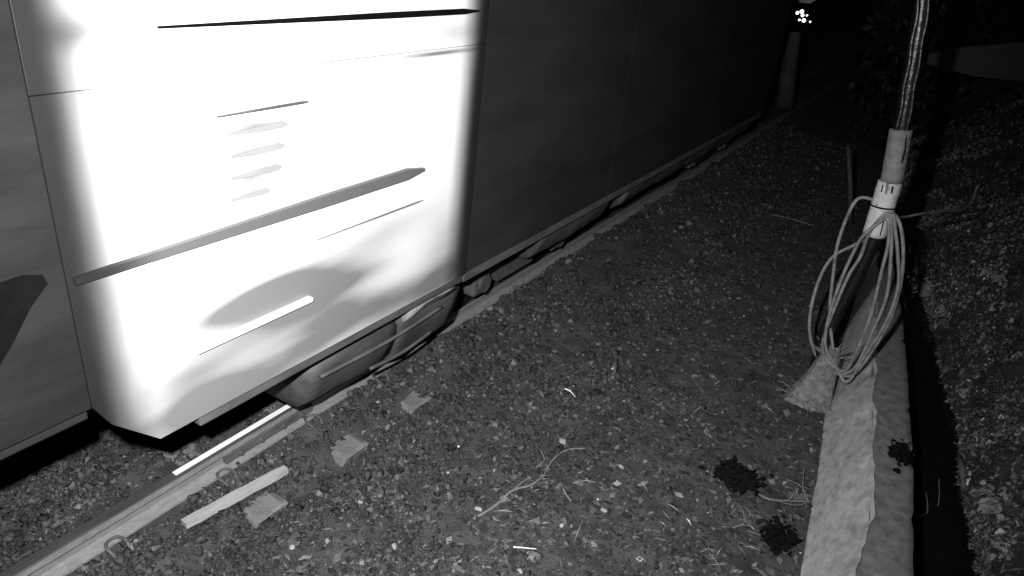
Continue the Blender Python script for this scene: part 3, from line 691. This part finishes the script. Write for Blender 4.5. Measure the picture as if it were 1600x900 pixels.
# ------------------------------------------------------------ single things lying on the ballast
def gz(px, py, up=.0):
    q_ = on_z(px, py); q_.z = float(height(q_.x, q_.y))+up; return q_
def chip(px, py, r, mt, label, name='pale_stone', cat='stone', flat=.5, up=.02):
    bm = bmesh.new(); bmesh.ops.create_icosphere(bm, subdivisions=2, radius=1)
    s = (r*random.uniform(.9, 1.2), r*random.uniform(.6, .9), r*flat); rot = Matrix.Rotation(random.uniform(0, 6), 4, 'Z') @ Matrix.Rotation(random.uniform(-.3, .3), 4, 'X')
    jit = [Vector((random.gauss(0, 1), random.gauss(0, 1), random.gauss(0, 1))).normalized() for _ in range(9)]
    for v in bm.verts:
        c = v.co.copy()
        for n_ in jit:
            dd = c.dot(n_)-.72
            if dd > 0: c -= n_*dd
        v.co = Vector((c.x*s[0], c.y*s[1], c.z*s[2]))
    bmesh.ops.transform(bm, matrix=Matrix.Translation(gz(px, py, up)) @ rot, verts=bm.verts)
    return tag(bm_obj(name, bm, mt), label, cat)
chip(957, 577, .014, 'white_chip', 'bright white chip in open ballast above the curled pale leaf', 'white_chip', 'stone chip')
chip(716, 702, .010, 'white_chip', 'tiny bright white chip on ballast right of the third sleeper end', 'white_chip', 'stone chip')
chip(970, 731, .024, 'chip', 'squarish pale flat stone alone on fine soil near the forked branch', flat=.35)
chip(457, 862, .018, 'chip', 'round pale pebble in dark ballast near the photo bottom, left of centre')
chip(563, 788, .019, 'chip', 'small pale triangular stone right of the pale timber strip')
chip(943, 798, .022, 'chip', 'dull pale stone right of the short straight stick')
chip(878, 822, .022, 'chip', 'blunt pale stone just below the short straight stick')
chip(748, 798, .026, 'chip', 'pale angular stone at the lower end of the forked branch')
chip(616, 853, .022, 'chip', 'dull flat stone in ballast between the round pebble and the forked branch', flat=.4)
chip(1028, 545, .016, 'chip', 'small pale stone in ballast right of the bright white chip')
chip(1163, 493, .02, 'white_chip', 'bright elongated chip on dark ballast left of the cable coil', 'white_chip', 'stone chip', .3)
chip(590, 596+40, .02, 'chip', 'low pale stone on the dark ballast beside the second sleeper end', flat=.4)
chip(934, 612, .035, 'litter', 'crumpled pale leaf lump in mid ballast right of the curled leaf', 'leaf_lump', 'leaf')
chip(934, 781, .007, 'white_chip', 'tiny white speck stone right of the short straight stick', 'white_chip', 'stone chip')
def stick(pts, rad, label, mt='twig', name='dry_stick', cat='stick', br=()):
    bm = bmesh.new(); P = spline([gz(x, y, u_) for x, y, u_ in pts], 5); n_ = len(P)
    tube(bm, P, [rad*(1-.5*i/n_)*random.uniform(.85, 1.15) for i in range(n_)], 6)
    for b in br:
        P = spline([gz(x, y, u_) for x, y, u_ in b], 5); tube(bm, P, [rad*.6*(1-.5*i/len(P)) for i in range(len(P))], 5)
    return tag(bm_obj(name, bm, mt, None, True), label, cat)
stick([(879, 768, .03), (884, 776, .028), (892, 785, .03)], .008, 'short straight pale stick at a slant on fine ballast')
stick([(802, 856, .02), (815, 857, .022), (838, 859, .025)], .0045, 'thin bright straw lying level near the photo bottom', 'white_line', 'dry_straw', 'straw')
stick([(882, 610, .03), (891, 613, .035), (899, 619, .02)], .006, 'curled bright pale leaf stalk on dark ballast left of the leaf lump', 'white_line', 'curled_leaf', 'leaf')
stick([(740, 812, .012), (775, 790, .014), (800, 770, .016), (830, 760, .018), (850, 742, .018), (862, 722, .016), (885, 702, .014), (915, 700, .02)], .009, 'long forked dry branch lying across the fine ballast',
      'twig', 'forked_branch', 'branch', br=([(836, 732, .02), (850, 722, .024), (843, 706, .03)], [(800, 770, .016), (820, 752, .02), (830, 748, .02)], [(895, 758, .02), (915, 755, .025), (930, 757, .02)]))
stick([(1180, 770, .02), (1200, 782, .03), (1225, 786, .035), (1262, 787, .03)], .006, 'pale branching dry stalk pointing at the foot of the low wall', 'twig', 'dry_stalk', 'stalk',
      br=([(1225, 786, .03), (1245, 780, .05), (1262, 782, .05)], [(1262, 787, .03), (1250, 770, .06), (1230, 760, .07)], [(1252, 775, .05), (1250, 755, .09), (1251, 745, .1)], [(1210, 784, .03), (1240, 792, .03), (1264, 790, .04)]))
stick([(1144, 825, .015), (1160, 822, .022), (1172, 822, .02)], .005, 'small bright bent straw left of the smaller black clump', 'twig', 'dry_straw', 'straw')
stick([(1168, 830, .02), (1182, 834, .02), (1193, 839, .02)], .004, 'slender straw slanting into the smaller black clump', 'twig', 'dry_straw', 'straw')
stick([(1135, 812, .01), (1150, 797, .02), (1155, 790, .02)], .005, 'crooked straw below the larger black patch', 'twig', 'dry_straw', 'straw')
stick([(1182, 818, .025), (1192, 815, .03), (1204, 820, .02)], .012, 'pale curved leaf lying above the smaller black clump', 'litter', 'curled_leaf', 'leaf')
stick([(1094, 866, .02), (1107, 861, .025), (1114, 866, .02)], .004, 'v shaped straw bit near the photo bottom', 'twig', 'dry_straw', 'straw', br=([(1107, 861, .02), (1105, 855, .03)],))
# dry grass tuft near wall foot
bm = bmesh.new()
for c, k_ in (((1245, 775), 22), ((1225, 825), 16), ((1248, 610), 14), ((1165, 805), 10)):
    b0 = gz(*c)
    for i in range(k_):
        t = random.uniform(0, 6.28); e = b0+Vector((math.cos(t)*random.uniform(.03, .11), math.sin(t)*random.uniform(.03, .1), random.uniform(.01, .05)))
        tube(bm, [b0+Vector((random.gauss(0, .02), random.gauss(0, .02), 0)), b0.lerp(e, .6)+Vector((0, 0, .025)), e], [.0025, .002, .001], 4)
tag(bm_obj('dry_grass', bm, 'twig'), 'wisps of dry grass along the foot of the low wall', 'dry grass', kind='stuff')

# ------------------------------------------------------------ far end: signal post, far wall, dark hedge
PYY = 15.0
sg = empty('signal_post', on_y(1227, 158, PYY), label='grey trackside signal post with small lit lamps beyond the carriage end', cat='signal')
bm = bmesh.new(); tube(bm, [on_y(1226, 168, PYY), on_y(1232, 110, PYY), on_y(1241, 50, PYY)], [.17, .15, .13], 12); bm_obj('post', bm, 'post', sg, True)
bm = bmesh.new(); A = on_y(1254, 25, PYY); box(bm, A.x-.26, A.x+.26, PYY-.05, PYY+.2, A.z-.2, A.z+.22, .03); bm_obj('lamp_head', bm, 'black', sg)
for px, py, r in ((1246, 20, .028), (1253, 18, .034), (1254, 24, .028), (1261, 24, .016), (1256, 32, .034), (1249, 31, .018), (1266, 34, .014)):
    c_ = on_y(px, py, PYY-.06); bm = bmesh.new(); cyl(bm, c_, (0, 1, 0), r, .03, 12); bm_obj('lamp_lens', bm, 'lit', sg)
bd = on_y(1222, -14, PYY)
bm = bmesh.new(); Pb = [on_y(x, y, PYY+.3) for x, y in ((1190, -3), (1255, 12), (1278, -2), (1300, -50), (1170, -50))]
f0 = [bm.verts.new(p_) for p_ in Pb]; f1 = [bm.verts.new(p_+Vector((0, .08, 0))) for p_ in Pb]; bm.faces.new(f0); bm.faces.new(f1[::-1])
for i in range(5): bm.faces.new((f0[i], f0[(i+1) % 5], f1[(i+1) % 5], f1[i]))
bm_obj('pale_board', bm, 'pale_board', sg)
# retaining wall above the bank
bm = bmesh.new(); Pw = [on_y(x, y, 13.5) for x, y in ((1452, 84), (1500, 74), (1600, 66), (1780, 52), (1780, 150), (1600, 128), (1520, 119), (1448, 100))]
f0 = [bm.verts.new(p_) for p_ in Pw]; f1 = [bm.verts.new(p_+Vector((0, .4, 0))) for p_ in Pw]; bm.faces.new(f0); bm.faces.new(f1[::-1])
for i in range(8): bm.faces.new((f0[i], f0[(i+1) % 8], f1[(i+1) % 8], f1[i]))
tag(bm_obj('retaining_wall', bm, 'far_wall'), 'dim flat concrete wall high on the dark bank at the upper right', 'wall')
# night hedge behind everything: leaf clumps, mostly lost in the dark
n = 26000; y_ = rng.uniform(14, 26, n); x_ = rng.uniform(-1.5, 12, n); z_ = rng.uniform(0, 1, n)**.8*(2.6+1.5*vnoise(x_, y_, .5, 44)); 
x_ = x_ + (xb(y_)+.9)*.6; z_ = z_ + np.clip(height(x_, y_), 0, 4)*.8
s_ = rng.uniform(.05, .12, n); a = rng.normal(size=(n, 3)); a /= np.linalg.norm(a, axis=1)[:, None]; b = np.cross(a, rng.normal(size=(n, 3))); b /= np.linalg.norm(b, axis=1)[:, None]
c = np.stack([x_, y_, z_], -1); P = np.stack([c-a*s_[:, None], c-b*s_[:, None]*.5, c+a*s_[:, None], c+b*s_[:, None]*.5], 1).reshape(-1, 3)
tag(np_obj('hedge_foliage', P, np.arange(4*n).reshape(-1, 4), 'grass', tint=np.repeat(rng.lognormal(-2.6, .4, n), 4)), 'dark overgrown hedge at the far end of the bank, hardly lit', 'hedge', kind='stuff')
